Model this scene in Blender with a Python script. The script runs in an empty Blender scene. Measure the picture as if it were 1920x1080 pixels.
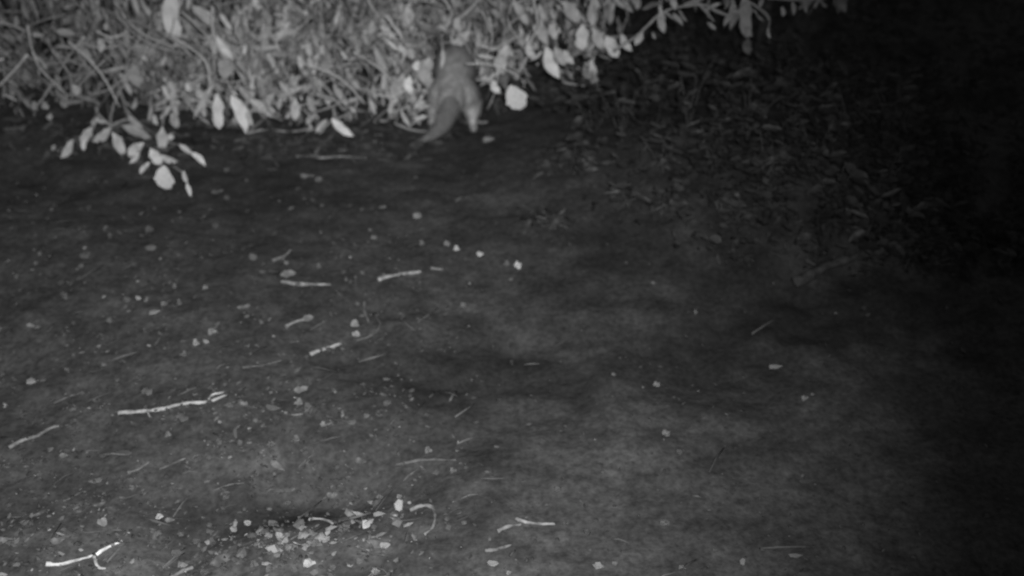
import bpy, bmesh, math, random
import numpy as np
from mathutils import Vector, Matrix, noise
R = math.radians
random.seed(7)
S = bpy.context.scene
COL = S.collection

# ------------------------------------------------------------------ camera
CAM_H, PITCH, HFOV = 2.0, R(34), R(50)
F = 960 / math.tan(HFOV / 2)
cd = bpy.data.cameras.new('camera'); cam = bpy.data.objects.new('camera', cd); COL.objects.link(cam)
cam.location = (0, 0, CAM_H); cam.rotation_euler = (R(90) - PITCH, 0, 0)
cd.sensor_width = 36; cd.lens = 18 / math.tan(HFOV / 2)
cd.clip_start = 0.05; cd.clip_end = 1000
cd.dof.use_dof = True; cd.dof.focus_distance = 2.5; cd.dof.aperture_fstop = 1.7
S.camera = cam
# ------------------------------------------------------------------ night sky, moon, infrared lamp of the trail camera
W = bpy.data.worlds.new('World'); S.world = W; W.use_nodes = True
nt = W.node_tree; bg = nt.nodes['Background']
sky = nt.nodes.new('ShaderNodeTexSky'); sky.sky_type = 'NISHITA'; sky.sun_disc = False
sky.sun_elevation = R(35); sky.sun_rotation = R(200)
hs = nt.nodes.new('ShaderNodeHueSaturation'); hs.inputs['Saturation'].default_value = 0.0
nt.links.new(sky.outputs[0], hs.inputs['Color']); nt.links.new(hs.outputs[0], bg.inputs['Color'])
bg.inputs['Strength'].default_value = 0.018
sl = bpy.data.lights.new('moon', 'SUN'); sl.energy = 0.012; sl.angle = R(0.5)
so = bpy.data.objects.new('moon', sl); COL.objects.link(so)
so.rotation_euler = (R(55), 0, R(200 - 180))
def px_dir(px, py):
    a, b = (px - 960) / F, -(py - 540) / F
    s, c = math.sin(PITCH), math.cos(PITCH)
    return Vector((a, b * s + c, b * c - s))
ll = bpy.data.lights.new('infrared_lamp', 'SPOT'); ll.energy = 610; ll.spot_size = R(71); ll.spot_blend = 1.0
ll.shadow_soft_size = 0.035
lo = bpy.data.objects.new('infrared_lamp', ll); COL.objects.link(lo)
lo.location = (0.10, 0.02, 2.07)
lo.rotation_euler = px_dir(490, 675).to_track_quat('-Z', 'Y').to_euler()
S.view_settings.view_transform = 'Standard'; S.view_settings.look = 'None'
S.view_settings.exposure = 0; S.view_settings.gamma = 1; S.view_settings.use_curve_mapping = False
S.render.engine = 'CYCLES'
S.cycles.filter_width = 2.1
S.cycles.max_bounces = 4

# ------------------------------------------------------------------ helpers
def tag(o, label=None, cat=None, group=None, kind=None):
    if label: o['label'] = label
    if cat: o['category'] = cat
    if group: o['group'] = group
    if kind: o['kind'] = kind
    return o
def link(o, parent=None):
    COL.objects.link(o)
    if parent: o.parent = parent
    return o
def empty(name, loc=(0, 0, 0)):
    o = bpy.data.objects.new(name, None); o.location = loc; o.empty_display_size = .05
    return link(o)
def mesh_obj(name, verts, faces, mat, parent=None, smooth=False, tones=None):
    me = bpy.data.meshes.new(name); me.from_pydata([tuple(v) for v in verts], [], faces); me.materials.append(mat)
    if smooth: me.polygons.foreach_set('use_smooth', [True] * len(me.polygons))
    if tones is not None:
        at = me.color_attributes.new('tone', 'FLOAT_COLOR', 'POINT')
        at.data.foreach_set('color', np.repeat(np.array(tones, dtype=np.float32), 4))
    me.update()
    o = bpy.data.objects.new(name, me)
    link(o)
    if parent:
        o.parent = parent; o.matrix_parent_inverse = Matrix.Translation(-Vector(parent.location))
    return o
def lin(b): 
    b /= 255
    return b / 12.92 if b <= .04045 else ((b + .055) / 1.055) ** 2.4

# ------------------------------------------------------------------ materials (all grey: the camera sees infrared)
def base_mat(name, rough=.7, spec=.3):
    m = bpy.data.materials.new(name); m.use_nodes = True
    b = m.node_tree.nodes['Principled BSDF']; b.inputs['Roughness'].default_value = rough
    b.inputs['Specular IOR Level'].default_value = spec
    return m, m.node_tree, b
def N(nt, t, **k):
    n = nt.nodes.new(t)
    for a, v in k.items():
        if a in n.inputs: n.inputs[a].default_value = v
        else: setattr(n, a, v)
    return n
def ramp(nt, src, stops):
    r = nt.nodes.new('ShaderNodeValToRGB'); nt.links.new(src, r.inputs[0])
    e = r.color_ramp.elements
    while len(e) < len(stops): e.new(.5)
    for el, (p, v) in zip(e, stops): el.position = p; el.color = (v, v, v, 1)
    return r.outputs[0]
def mul(nt, a, b):
    m = nt.nodes.new('ShaderNodeMix'); m.data_type = 'RGBA'; m.blend_type = 'MULTIPLY'; m.inputs[0].default_value = 1
    nt.links.new(a, m.inputs[6]); nt.links.new(b, m.inputs[7]); return m.outputs[2]

def soil_material():
    m, nt, b = base_mat('damp_soil', .85, .2)
    tc = N(nt, 'ShaderNodeTexCoord')
    n1 = N(nt, 'ShaderNodeTexNoise', Scale=1.3, Detail=4.0, Roughness=.55)
    n2 = N(nt, 'ShaderNodeTexNoise', Scale=9.0, Detail=6.0, Roughness=.6)
    n3 = N(nt, 'ShaderNodeTexNoise', Scale=60.0, Detail=4.0, Roughness=.6)
    for n in (n1, n2, n3): nt.links.new(tc.outputs['Object'], n.inputs['Vector'])
    c = ramp(nt, n1.outputs[0], [(.3, .042), (.7, .064)])
    c = mul(nt, c, ramp(nt, n2.outputs[0], [(.32, .68), (.5, .97), (.68, 1.28)]))
    c = mul(nt, c, ramp(nt, n3.outputs[0], [(.3, .6), (.7, 1.4)]))
    mp = N(nt, 'ShaderNodeMapping'); mp.inputs['Rotation'].default_value = (0, 0, R(-22)); mp.inputs['Scale'].default_value = (2.2, 6, 1)
    da = N(nt, 'ShaderNodeAttribute'); da.attribute_name = 'shade_and_pale'; c = mul(nt, c, da.outputs['Color'])  # painted shade, falloff and pale patches multiplied into the soil colour
    n4 = N(nt, 'ShaderNodeTexNoise', Scale=1.6, Detail=5.0, Roughness=.6)
    nt.links.new(tc.outputs['Object'], mp.inputs['Vector']); nt.links.new(mp.outputs[0], n4.inputs['Vector'])
    c = mul(nt, c, ramp(nt, n4.outputs[0], [(.33, .82), (.5, 1.0), (.66, 1.2)]))
    nt.links.new(c, b.inputs['Base Color'])
    bp = N(nt, 'ShaderNodeBump', Strength=.45, Distance=.006)
    nt.links.new(n3.outputs[0], bp.inputs['Height']); nt.links.new(bp.outputs[0], b.inputs['Normal'])
    return m
def tone_material(name, source, rough, spec, nscale, lo_, hi_, bump=0.0, stretch=None, sss=False):
    """base colour = the piece's own tone (object colour or vertex attribute) broken up by fine noise"""
    m, nt, b = base_mat(name, rough, spec)
    if source == 'object':
        s = N(nt, 'ShaderNodeObjectInfo').outputs['Color']
    else:
        a = N(nt, 'ShaderNodeAttribute'); a.attribute_name = 'tone'; s = a.outputs['Color']
    tc = N(nt, 'ShaderNodeTexCoord')
    mp = N(nt, 'ShaderNodeMapping')
    if stretch: mp.inputs['Scale'].default_value = stretch
    nt.links.new(tc.outputs['Object'], mp.inputs['Vector'])
    n = N(nt, 'ShaderNodeTexNoise', Scale=nscale, Detail=4.0, Roughness=.6)
    nt.links.new(mp.outputs[0], n.inputs['Vector'])
    c = mul(nt, s, ramp(nt, n.outputs[0], [(.3, lo_), (.7, hi_)]))
    nt.links.new(c, b.inputs['Base Color'])
    if bump:
        bp = N(nt, 'ShaderNodeBump', Strength=bump, Distance=.004)
        nt.links.new(n.outputs[0], bp.inputs['Height']); nt.links.new(bp.outputs[0], b.inputs['Normal'])
    if sss:
        tr = N(nt, 'ShaderNodeBsdfTranslucent'); mx = N(nt, 'ShaderNodeMixShader'); mx.inputs[0].default_value = .22
        out = nt.nodes['Material Output']
        nt.links.new(c, tr.inputs['Color']); nt.links.new(b.outputs[0], mx.inputs[1]); nt.links.new(tr.outputs[0], mx.inputs[2])
        nt.links.new(mx.outputs[0], out.inputs['Surface'])
    return m
M_SOIL = soil_material()
M_LEAF = tone_material('waxy_leaf', 'object', .5, .35, 5.0, .72, 1.12, .15, (1, 3, 1), True)
M_FOL = tone_material('foliage', 'attr', .6, .25, 30.0, .65, 1.2, 0, None, True)
M_WOOD = tone_material('bare_wood', 'object', .75, .25, 38.0, .3, 1.25, .8)
M_STEM = tone_material('stem_bark', 'object', .8, .2, 70.0, .6, 1.2, .4)
M_CHIP = tone_material('pale_fragment', 'object', .7, .3, 90.0, .7, 1.1, .4)
M_LIT = tone_material('litter', 'attr', .8, .2, 90.0, .7, 1.2, .2)
M_FUR = tone_material('grey_fur', 'attr', .8, .15, 45.0, .75, 1.2, .3)
M_EYE = tone_material('dark_eye', 'object', .2, .5, 10.0, .9, 1.0)

# ------------------------------------------------------------------ terrain height
def flat(px, py):
    d = px_dir(px, py); t = -CAM_H / d.z
    return Vector((d.x * t, d.y * t))
def seg_d(p, a, b):
    ab = b - a; t = max(0, min(1, (p - a).dot(ab) / ab.length_squared)); q = a + ab * t
    return (p - q).length, t
TROUGHS = [  # pixel ends, depth, width (m)
    ((350, 975), (650, 905), .06, .15), ((650, 905), (760, 900), .03, .10),
    ((700, 690), (980, 680), .035, .22), ((850, 560), (700, 570), .03, .10),
    ((1300, 660), (1640, 590), .045, .26), ((60, 330), (420, 380), .03, .2),
    ((820, 780), (1050, 770), .03, .13), ((1500, 560), (1700, 500), .05, .1)]
TROUGHS = [(flat(*a), flat(*b), d, w) for a, b, d, w in TROUGHS]
MOUNDS = [((1155, 715), .03, .07), ((540, 1015), .035, .14), ((60, 1020), .02, .12), ((760, 610), .02, .12), ((1110, 600), .015, .07),
          ((1250, 300), .12, .5), ((1600, 330), .18, .6), ((1400, 430), .07, .35)]
MOUNDS = [(flat(*a), h, w) for a, h, w in MOUNDS]
def H(x, y, fine=True):
    p = Vector((x, y))
    z = noise.noise((x * .8, y * .8, 3.1)) * .05 + noise.noise((x * 2.6, y * 2.6, 9.0)) * .022
    if abs(x) < 4 and 0 < y < 8:
        for a, b, d, w in TROUGHS:
            r, t = seg_d(p, a, b)
            if r < 2.5 * w: z -= d * math.exp(-(r / w) ** 2) * (.8 + .5 * noise.noise((x * 7, y * 7, 1)))
        for c, h, w in MOUNDS:
            r = (p - c).length
            if r < 2.5 * w: z += h * math.exp(-(r / w) ** 2)
    if fine:
        z += noise.noise((x * 8, y * 8, 2)) * .010 + noise.noise((x * 21, y * 21, 5)) * .0055
        c = noise.noise((x * 45, y * 45, 7)); z += max(0, c - .12) * .006
    return z
def G(px, py, lift=0.0):
    d = px_dir(px, py); z = 0
    for _ in range(6):
        t = (z - CAM_H) / d.z; z = .5 * z + .5 * H(d.x * t, d.y * t)
    t = (z - CAM_H) / d.z
    return Vector((d.x * t, d.y * t, H(d.x * t, d.y * t) + lift))
def AT(px, py, Y):
    d = px_dir(px, py); t = Y / d.y
    return Vector((d.x * t, Y, CAM_H + d.z * t))
def ppm(p):       # pixels (of the 1920 photo) per metre at a point
    v = p - cam.location; dep = v.y * math.cos(PITCH) - v.z * math.sin(PITCH)
    return F / dep

# ground sheet: fine near the camera, growing cells out to the horizon
def axis(lo_, hi_, step, far):
    a = list(np.arange(lo_, hi_ + 1e-6, step)); s = step
    up = []; v = hi_
    while v < far: s *= 1.22; v += s; up.append(v)
    dn = []; v = lo_; s = step
    while v > -far: s *= 1.22; v -= s; dn.append(v)
    return dn[::-1] + a + up
xs = axis(-2.75, 2.75, .0115, 300); ys = axis(1.25, 5.8, .0115, 300)
verts = []
for y in ys:
    fy = 0.6 < y < 8
    for x in xs:
        near = fy and abs(x) < 3.6
        verts.append((x, y, H(x, y, near) if max(abs(x), abs(y)) < 30 else 0))
nx = len(xs)
faces = [(j * nx + i, j * nx + i + 1, (j + 1) * nx + i + 1, (j + 1) * nx + i) for j in range(len(ys) - 1) for i in range(nx - 1)]
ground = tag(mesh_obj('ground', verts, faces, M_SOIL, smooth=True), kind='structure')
# shade and light falloff painted into the soil colour, plus paler soil, each (centre pixel, half size in pixels, factor)
SHADE_AND_PALE = [(850, 690, 190, 75, .58), (1420, 600, 380, 125, .5), (1200, 470, 240, 110, .8), (470, 945, 215, 38, .45), (280, 320, 340, 70, .8), (870, 330, 300, 60, .9), (1155, 690, 45, 60, 1.3), (730, 605, 110, 28, 1.25),
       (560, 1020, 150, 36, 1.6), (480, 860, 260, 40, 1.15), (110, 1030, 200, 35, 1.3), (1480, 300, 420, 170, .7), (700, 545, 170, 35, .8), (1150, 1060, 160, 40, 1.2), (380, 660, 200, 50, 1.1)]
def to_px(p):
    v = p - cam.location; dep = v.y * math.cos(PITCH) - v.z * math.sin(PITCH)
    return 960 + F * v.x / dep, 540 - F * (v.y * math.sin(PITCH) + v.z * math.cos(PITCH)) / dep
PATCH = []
for a, b, rx, ry, f in SHADE_AND_PALE:
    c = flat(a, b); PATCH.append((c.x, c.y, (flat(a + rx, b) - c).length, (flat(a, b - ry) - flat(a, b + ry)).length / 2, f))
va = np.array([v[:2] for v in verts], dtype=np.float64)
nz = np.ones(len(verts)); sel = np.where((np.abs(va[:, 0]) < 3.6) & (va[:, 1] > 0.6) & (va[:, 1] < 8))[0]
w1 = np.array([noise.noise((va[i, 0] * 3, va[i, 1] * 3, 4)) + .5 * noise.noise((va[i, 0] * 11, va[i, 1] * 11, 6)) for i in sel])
shade_pale = np.ones(len(sel))
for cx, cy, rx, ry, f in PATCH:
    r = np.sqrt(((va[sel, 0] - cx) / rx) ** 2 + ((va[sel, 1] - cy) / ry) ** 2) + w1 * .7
    shade_pale *= 1 + (f - 1) * np.clip(1.5 - r, 0, 1) ** 1.3
nz[sel] = shade_pale
at_ = ground.data.color_attributes.new('shade_and_pale', 'FLOAT_COLOR', 'POINT'); at_.data.foreach_set('color', np.repeat(nz.astype(np.float32), 4))
del verts, faces

# ------------------------------------------------------------------ shape builders
def catmull(pts, n):
    out = []
    P = [pts[0]] + list(pts) + [pts[-1]]
    for i in range(len(pts) - 1):
        a, b, c, d = P[i:i + 4]
        for k in range(n):
            t = k / n
            out.append(.5 * ((2 * b) + (c - a) * t + (2 * a - 5 * b + 4 * c - d) * t * t + (3 * b - a - 3 * c + d) * t ** 3))
    out.append(pts[-1]); return out
def tube(pts, radii, sides=6, wob=.0):
    V, Fc = [], []
    up = Vector((0, 0, 1))
    for i, p in enumerate(pts):
        t = (pts[min(i + 1, len(pts) - 1)] - pts[max(i - 1, 0)]).normalized()
        u = t.cross(up if abs(t.z) < .95 else Vector((1, 0, 0))).normalized(); w = t.cross(u)
        for k in range(sides):
            a = 2 * math.pi * k / sides
            r = radii[i] * (1 + wob * random.uniform(-1, 1))
            V.append(p + u * math.cos(a) * r + w * math.sin(a) * r)
    for i in range(len(pts) - 1):
        for k in range(sides):
            k2 = (k + 1) % sides
            Fc.append((i * sides + k, i * sides + k2, (i + 1) * sides + k2, (i + 1) * sides + k))
    Fc.append(tuple(range(sides))[::-1]); Fc.append(tuple((len(pts) - 1) * sides + k for k in range(sides)))
    return V, Fc
def leaf_shape(width, droop, fold, seg=6, round_=False, wave=.0):
    bend = random.uniform(-.09, .09)
    """unit leaf along +X, normal +Z"""
    V, Fc = [], []
    for i in range(seg + 1):
        t = i / seg
        w = (math.sin(math.pi * t) ** (.55 if round_ else .7)) * (1.1 - .4 * t if not round_ else 1) * width * .5 * (random.uniform(.93, 1.05) if round_ else random.uniform(.8, 1.15))
        if i == 0: w = width * .05
        if i == seg: w = .003
        z = -droop * t * t + wave * math.sin(t * 9)
        b_ = (0 if round_ else bend) * math.sin(math.pi * t)
        V += [(t, -w * random.uniform(.8, 1.1) + b_, z + fold * w * 1.4), (t, b_, z), (t, w * random.uniform(.8, 1.1) + b_, z + fold * w * 1.4 + wave * math.cos(t * 7))]
    for i in range(seg):
        a = i * 3
        Fc += [(a, a + 3, a + 4, a + 1), (a + 1, a + 4, a + 5, a + 2)]
    return V, Fc
random.seed(11)
LEAFV = [leaf_shape(w, d, f, wave=wv) for w, d, f, wv in
         [(.26, .15, .5, .03), (.33, .25, .35, .05), (.2, .1, .6, .02), (.4, .2, .3, .05), (.3, .35, .5, .06), (.24, -.1, .4, .04)]]
ROUNDV = leaf_shape(.85, .12, .15, seg=9, round_=True)
LEAF_ME = []
for i, (v, f) in enumerate(LEAFV + [ROUNDV]):
    me = bpy.data.meshes.new('leaf'); me.from_pydata(v, [], f); me.materials.append(M_LEAF)
    me.polygons.foreach_set('use_smooth', [True] * len(me.polygons)); LEAF_ME.append(me)
LEAF_GAIN = 1.68
LEAF_W = [.26, .33, .2, .4, .3, .24, .8]
def leaf_matrix(base, direc, nrm, L, wscale):
    x = direc.normalized(); z = (nrm - x * nrm.dot(x))
    if z.length < 1e-4: z = x.orthogonal()
    z.normalize(); y = z.cross(x)
    m = Matrix((x * L, y * L * wscale, z * L)).transposed().to_4x4(); m.translation = base
    return m
def add_leaf_obj(parent, M, variant, tone):
    o = bpy.data.objects.new('leaf', LEAF_ME[variant]); o.color = (tone, tone, tone, 1); link(o)
    o.parent = parent; o.matrix_parent_inverse = Matrix.Translation(-Vector(parent.location)); o.matrix_basis = M
    return o
def stick(pts, r, tone, name='stick', mat=None, parent=None, taper=.5, sides=7, wob=.18, n=5):
    c = catmull(pts, n); m = len(c)
    rr = [r * (1 - (1 - taper) * i / (m - 1)) * (1 + .5 * noise.noise(Vector(c[i]) * 45)) for i in range(m)]
    c = [p + Vector((noise.noise(p * 25), noise.noise(p * 25 + Vector((9, 0, 0))), 0)) * r * .6 for p in c]
    V, Fc = tube(c, rr, sides, wob)
    o = mesh_obj(name, V, Fc, mat or M_WOOD, parent, smooth=True); o.color = (tone, tone, tone, 1)
    return o

# ------------------------------------------------------------------ shrubs
EDGE = [(-200, 200), (0, 205), (60, 222), (130, 235), (200, 240), (290, 262), (340, 245), (380, 205), (440, 215), (480, 240), (560, 246), (670, 238),
        (720, 235), (800, 238), (850, 200), (900, 175), (940, 150), (1000, 150), (1060, 140), (1110, 120), (1160, 95), (1200, 60),
        (1240, 40), (1350, 35), (1420, 60), (1500, 25), (1600, 5), (1750, -40)]
def edge(px):
    for (a, ya), (b, yb) in zip(EDGE, EDGE[1:]):
        if a <= px <= b: return ya + (yb - ya) * (px - a) / (b - a)
    return -60
GAPS = [(1155, 30, 80, 28), (905, 190, 40, 45), (672, 155, 22, 25), (1130, 135, 50, 14), (990, 120, 18, 14), (1300, 65, 25, 10), (1480, 60, 40, 18),
        (200, 215, 30, 15), (140, 205, 35, 14), (735, 215, 25, 14), (855, 160, 46, 84), (815, 225, 22, 22), (500, 228, 34, 16), (190, 145, 32, 14), (100, 82, 40, 9), (545, 128, 22, 11), (330, 222, 26, 16), (118, 45, 16, 14), (640, 180, 16, 14), (215, 118, 22, 9), (560, 150, 14, 9), (60, 225, 70, 18), (760, 222, 22, 14), (420, 45, 30, 8), (610, 215, 18, 10)]
def in_gap(px, py):
    return any(((px - a) / rx) ** 2 + ((py - b) / ry) ** 2 < 1 for a, b, rx, ry in GAPS)
def face_Y(px, py): return 4.12 + max(0, edge(px) - py) * .0016
HAND = {}
def hand(key, rows): HAND.setdefault(key, []).extend(rows)
# base px, tip px, width px, tone, [round]
hand('left', [(186, 72, 187, 100, 12, .36), (140, 158, 141, 180, 12, .32), (95, 213, 95, 226, 10, .3), (125, 180, 122, 206, 15, .22),
    (30, 30, 26, 52, 9, .25), (200, 42, 199, 58, 8, .35), (60, 64, 80, 66, 8, .28), (105, 60, 140, 62, 12, .24), (160, 70, 152, 76, 6, .3),
    (66, 190, 58, 206, 10, .26), (82, 190, 90, 204, 12, .24)])
hand('hanging', [(172, 238, 152, 272, 16, .46), (137, 262, 111, 298, 13, .46), (208, 240, 170, 266, 15, .45), (160, 262, 158, 283, 9, .5), (210, 248, 236, 294, 17, .48),
    (270, 268, 238, 298, 17, .55), (262, 285, 241, 307, 8, .45), (281, 304, 261, 330, 9, .5), (283, 278, 302, 311, 18, .6), (309, 311, 308, 358, 35, .72, 1),
    (335, 270, 362, 290, 8, .42), (358, 286, 386, 312, 10, .6), (345, 320, 352, 345, 8, .45), (350, 342, 358, 370, 7, .5), (305, 238, 303, 286, 18, .45),
    (320, 212, 335, 242, 15, .35), (228, 236, 282, 256, 15, .24), (300, 290, 333, 303, 12, .38), (104, 272, 96, 282, 7, .25), (186, 218, 172, 240, 10, .35), (178, 224, 200, 227, 7, .35),
    (240, 216, 270, 240, 10, .3), (248, 204, 256, 180, 8, .3), (290, 215, 296, 235, 9, .4), (316, 262, 326, 250, 9, .45), (258, 240, 276, 262, 9, .34)])
hand('bright', [(325, -22, 334, 84, 31, .52), (360, 12, 400, 54, 17, .33), (412, 26, 435, 57, 9, .45), (405, 66, 439, 112, 13, .52), (392, 70, 406, 106, 11, .4),
    (404, 158, 369, 224, 12, .36), (406, 176, 413, 246, 21, .66), (434, 178, 461, 252, 22, .68), (462, 208, 474, 237, 9, .38), (256, 122, 262, 162, 24, .28),
    (415, 112, 418, 150, 24, .28), (312, 106, 303, 126, 8, .4), (395, 64, 384, 86, 7, .4), (352, 155, 358, 172, 10, .5), (370, 168, 378, 186, 12, .35), (470, 60, 480, 75, 8, .35),
    (385, 20, 402, 40, 8, .35), (448, 160, 470, 190, 10, .3), (340, 170, 360, 205, 9, .26), (280, 30, 268, 12, 9, .3), (385, 195, 384, 225, 9, .4)])
hand('middle', [(562, 104, 561, 130, 12, .5), (579, 108, 583, 131, 11, .5), (576, 74, 582, 108, 12, .42), (636, 22, 628, 48, 7, .42), (554, 184, 553, 230, 16, .48),
    (622, 222, 665, 256, 15, .66), (614, 224, 590, 252, 9, .45), (524, 152, 542, 178, 9, .42), (605, 84, 604, 103, 9, .38), (572, 20, 573, 28, 8, .4),
    (660, 36, 652, 62, 8, .3), (565, 82, 567, 92, 6, .5), (530, 185, 522, 208, 9, .38), (495, 132, 488, 140, 8, .5), (668, 82, 668, 104, 8, .32), (700, 40, 690, 66, 12, .32),
    (640, 95, 652, 112, 8, .38), (590, 215, 575, 236, 11, .34), (548, 140, 553, 165, 13, .3), (600, 45, 610, 75, 11, .3), (655, 200, 668, 212, 6, .5), (500, 20, 506, 50, 12, .28)])
hand('beside_animal', [(783, 116, 782, 134, 13, .6), (768, 143, 770, 176, 15, .66), (806, 108, 800, 166, 24, .42), (757, 138, 734, 186, 22, .4), (795, 190, 776, 206, 9, .42),
    (804, 198, 782, 206, 8, .4), (800, 218, 776, 226, 8, .4), (722, 140, 714, 170, 10, .42), (745, 100, 740, 125, 12, .3), (830, 92, 826, 130, 8, .42), (700, 160, 708, 190, 9, .35),
    (770, 90, 775, 112, 12, .35), (735, 190, 730, 215, 9, .35), (858, 32, 864, 62, 14, .33), (898, 62, 892, 92, 10, .35), (752, 205, 770, 236, 8, .38)])
hand('right', [(950, 84, 943, 148, 24, .5), (924, 150, 936, 174, 14, .56), (957, 160, 978, 208, 38, .72, 1), (963, 2, 992, 48, 14, .4), (1054, 2, 1090, 44, 21, .42), (1036, 16, 1040, 38, 10, .42),
    (1093, 46, 1091, 97, 23, .6), (1112, 53, 1131, 95, 18, .46), (1136, 68, 1160, 108, 22, .54), (1150, 74, 1146, 106, 16, .5), (1165, 64, 1184, 95, 14, .44), (1206, 58, 1189, 86, 12, .44),
    (1024, 88, 1046, 146, 22, .58), (1040, 88, 1062, 124, 17, .42), (1058, 94, 1076, 120, 13, .42), (1030, 46, 1044, 75, 13, .46), (1000, 46, 1026, 88, 15, .38), (990, 80, 1004, 112, 14, .42),
    (898, 84, 938, 92, 7, .4), (895, 104, 926, 108, 7, .4), (936, 108, 930, 150, 7, .38), (1010, 8, 1022, 40, 12, .38), (975, 60, 985, 90, 12, .36), (1112, 130, 1126, 166, 9, .22), (1096, 125, 1110, 150, 14, .2)])
hand('overhang', [(1240, 16, 1247, 66, 18, .5), (1262, 24, 1281, 50, 8, .4), (1265, -14, 1266, 18, 15, .4), (1352, 6, 1320, 21, 8, .4), (1326, 42, 1344, 56, 8, .42), (1396, -10, 1402, 76, 28, .38),
    (1384, 18, 1354, 52, 13, .36), (1400, 40, 1412, 74, 13, .4), (1410, 18, 1437, 40, 6, .38), (1467, 12, 1467, 32, 9, .46), (1486, 2, 1487, 30, 9, .36), (1510, -4, 1513, 28, 9, .36),
    (1538, -2, 1527, 18, 8, .36), (1440, 52, 1443, 72, 7, .4), (1575, -12, 1585, 22, 18, .2), (1404, 72, 1406, 102, 20, .13), (1224, 60, 1230, 74, 7, .4), (1272, 18, 1290, 42, 6, .36), (1375, 5, 1370, 35, 12, .36),
    (1300, -5, 1308, 14, 10, .36), (1430, -6, 1424, 16, 9, .36)])
TWIGS = {
 'left': [[(96, 160), (80, 185), (60, 206)], [(40, 100), (90, 120), (150, 110)]],
 'hanging': [[(284, 40), (270, 90), (250, 120), (240, 150), (224, 170), (209, 210), (208, 242)], [(224, 170), (236, 192), (252, 206)], [(236, 205), (274, 252), (300, 292), (345, 325)],
             [(208, 238), (186, 216), (178, 200)], [(310, 200), (303, 245), (306, 312)], [(300, 262), (340, 275), (372, 296)], [(208, 236), (240, 225), (262, 258), (270, 272)], [(175, 240), (140, 264), (108, 284)]],
 'bright': [[(305, 108), (325, 130), (350, 152), (362, 170)], [(395, 52), (410, 75), (420, 110)], [(400, 120), (404, 160), (410, 180)], [(418, 110), (426, 150), (436, 182)]],
 'middle': [[(450, 74), (480, 94), (497, 114)], [(492, 185), (510, 214), (530, 226)], [(462, 250), (500, 243), (545, 247), (590, 240)], [(485, 171), (525, 171)], [(636, 111), (692, 110)], [(637, 120), (692, 122)],
            [(640, 95), (620, 80), (600, 96)], [(600, 250), (620, 228), (650, 215), (664, 205)]],
 'beside_animal': [[(744, 168), (752, 208), (772, 238)], [(770, 215), (812, 196)], [(772, 232), (812, 214)], [(740, 232), (780, 245), (812, 246)], [(829, 75), (830, 105), (829, 140)]],
 'right': [[(892, 86), (940, 92)], [(892, 104), (930, 109)], [(936, 80), (931, 160), (925, 180), (914, 206)], [(1058, 155), (1085, 159), (1113, 163)], [(1065, 60), (1085, 90), (1120, 100)], [(893, 150), (915, 155), (930, 165)], [(1088, 44), (1112, 52), (1140, 70), (1170, 66)]],
 'overhang': [[(1150, 96), (1200, 62), (1245, 22), (1310, 8), (1400, 2)], [(1245, 22), (1280, 45)], [(1310, 8), (1340, 40)], [(1400, 0), (1440, 30), (1440, 55)], [(1440, -4), (1510, 0), (1580, -8)]]}
SHRUBS = [  # key, px range, base px-x, base Y, number of fill leaves, leaf length px range, tones, label, name, category
 ('left', -160, 210, 40, 5.0, 900, (16, 40), (.08, .21), 'dim small-leaved shrub in the top left corner', 'shrub', 'shrub'),
 ('hanging', 150, 390, 230, 4.9, 560, (18, 44), (.12, .28), 'shrub whose drooping branch ends in a round pale leaf near the soil', 'shrub', 'shrub'),
 ('bright', 260, 500, 400, 4.95, 760, (18, 50), (.14, .32), 'shrub with one big pale leaf above and two bright hanging leaves below', 'shrub', 'shrub'),
 ('middle', 450, 720, 590, 4.9, 1250, (16, 46), (.16, .36), 'dense twiggy shrub reaching the ground left of the animal', 'shrub', 'shrub'),
 ('beside_animal', 690, 900, 790, 4.95, 900, (16, 44), (.18, .38), 'tangled shrub the grey animal is walking into', 'shrub', 'shrub'),
 ('right', 880, 1190, 1010, 4.9, 560, (20, 50), (.18, .38), 'shrub of long hanging leaves right of the animal, with a bright round leaf', 'shrub', 'shrub')]
def cam_dist(p): return (p - cam.location).length
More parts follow.
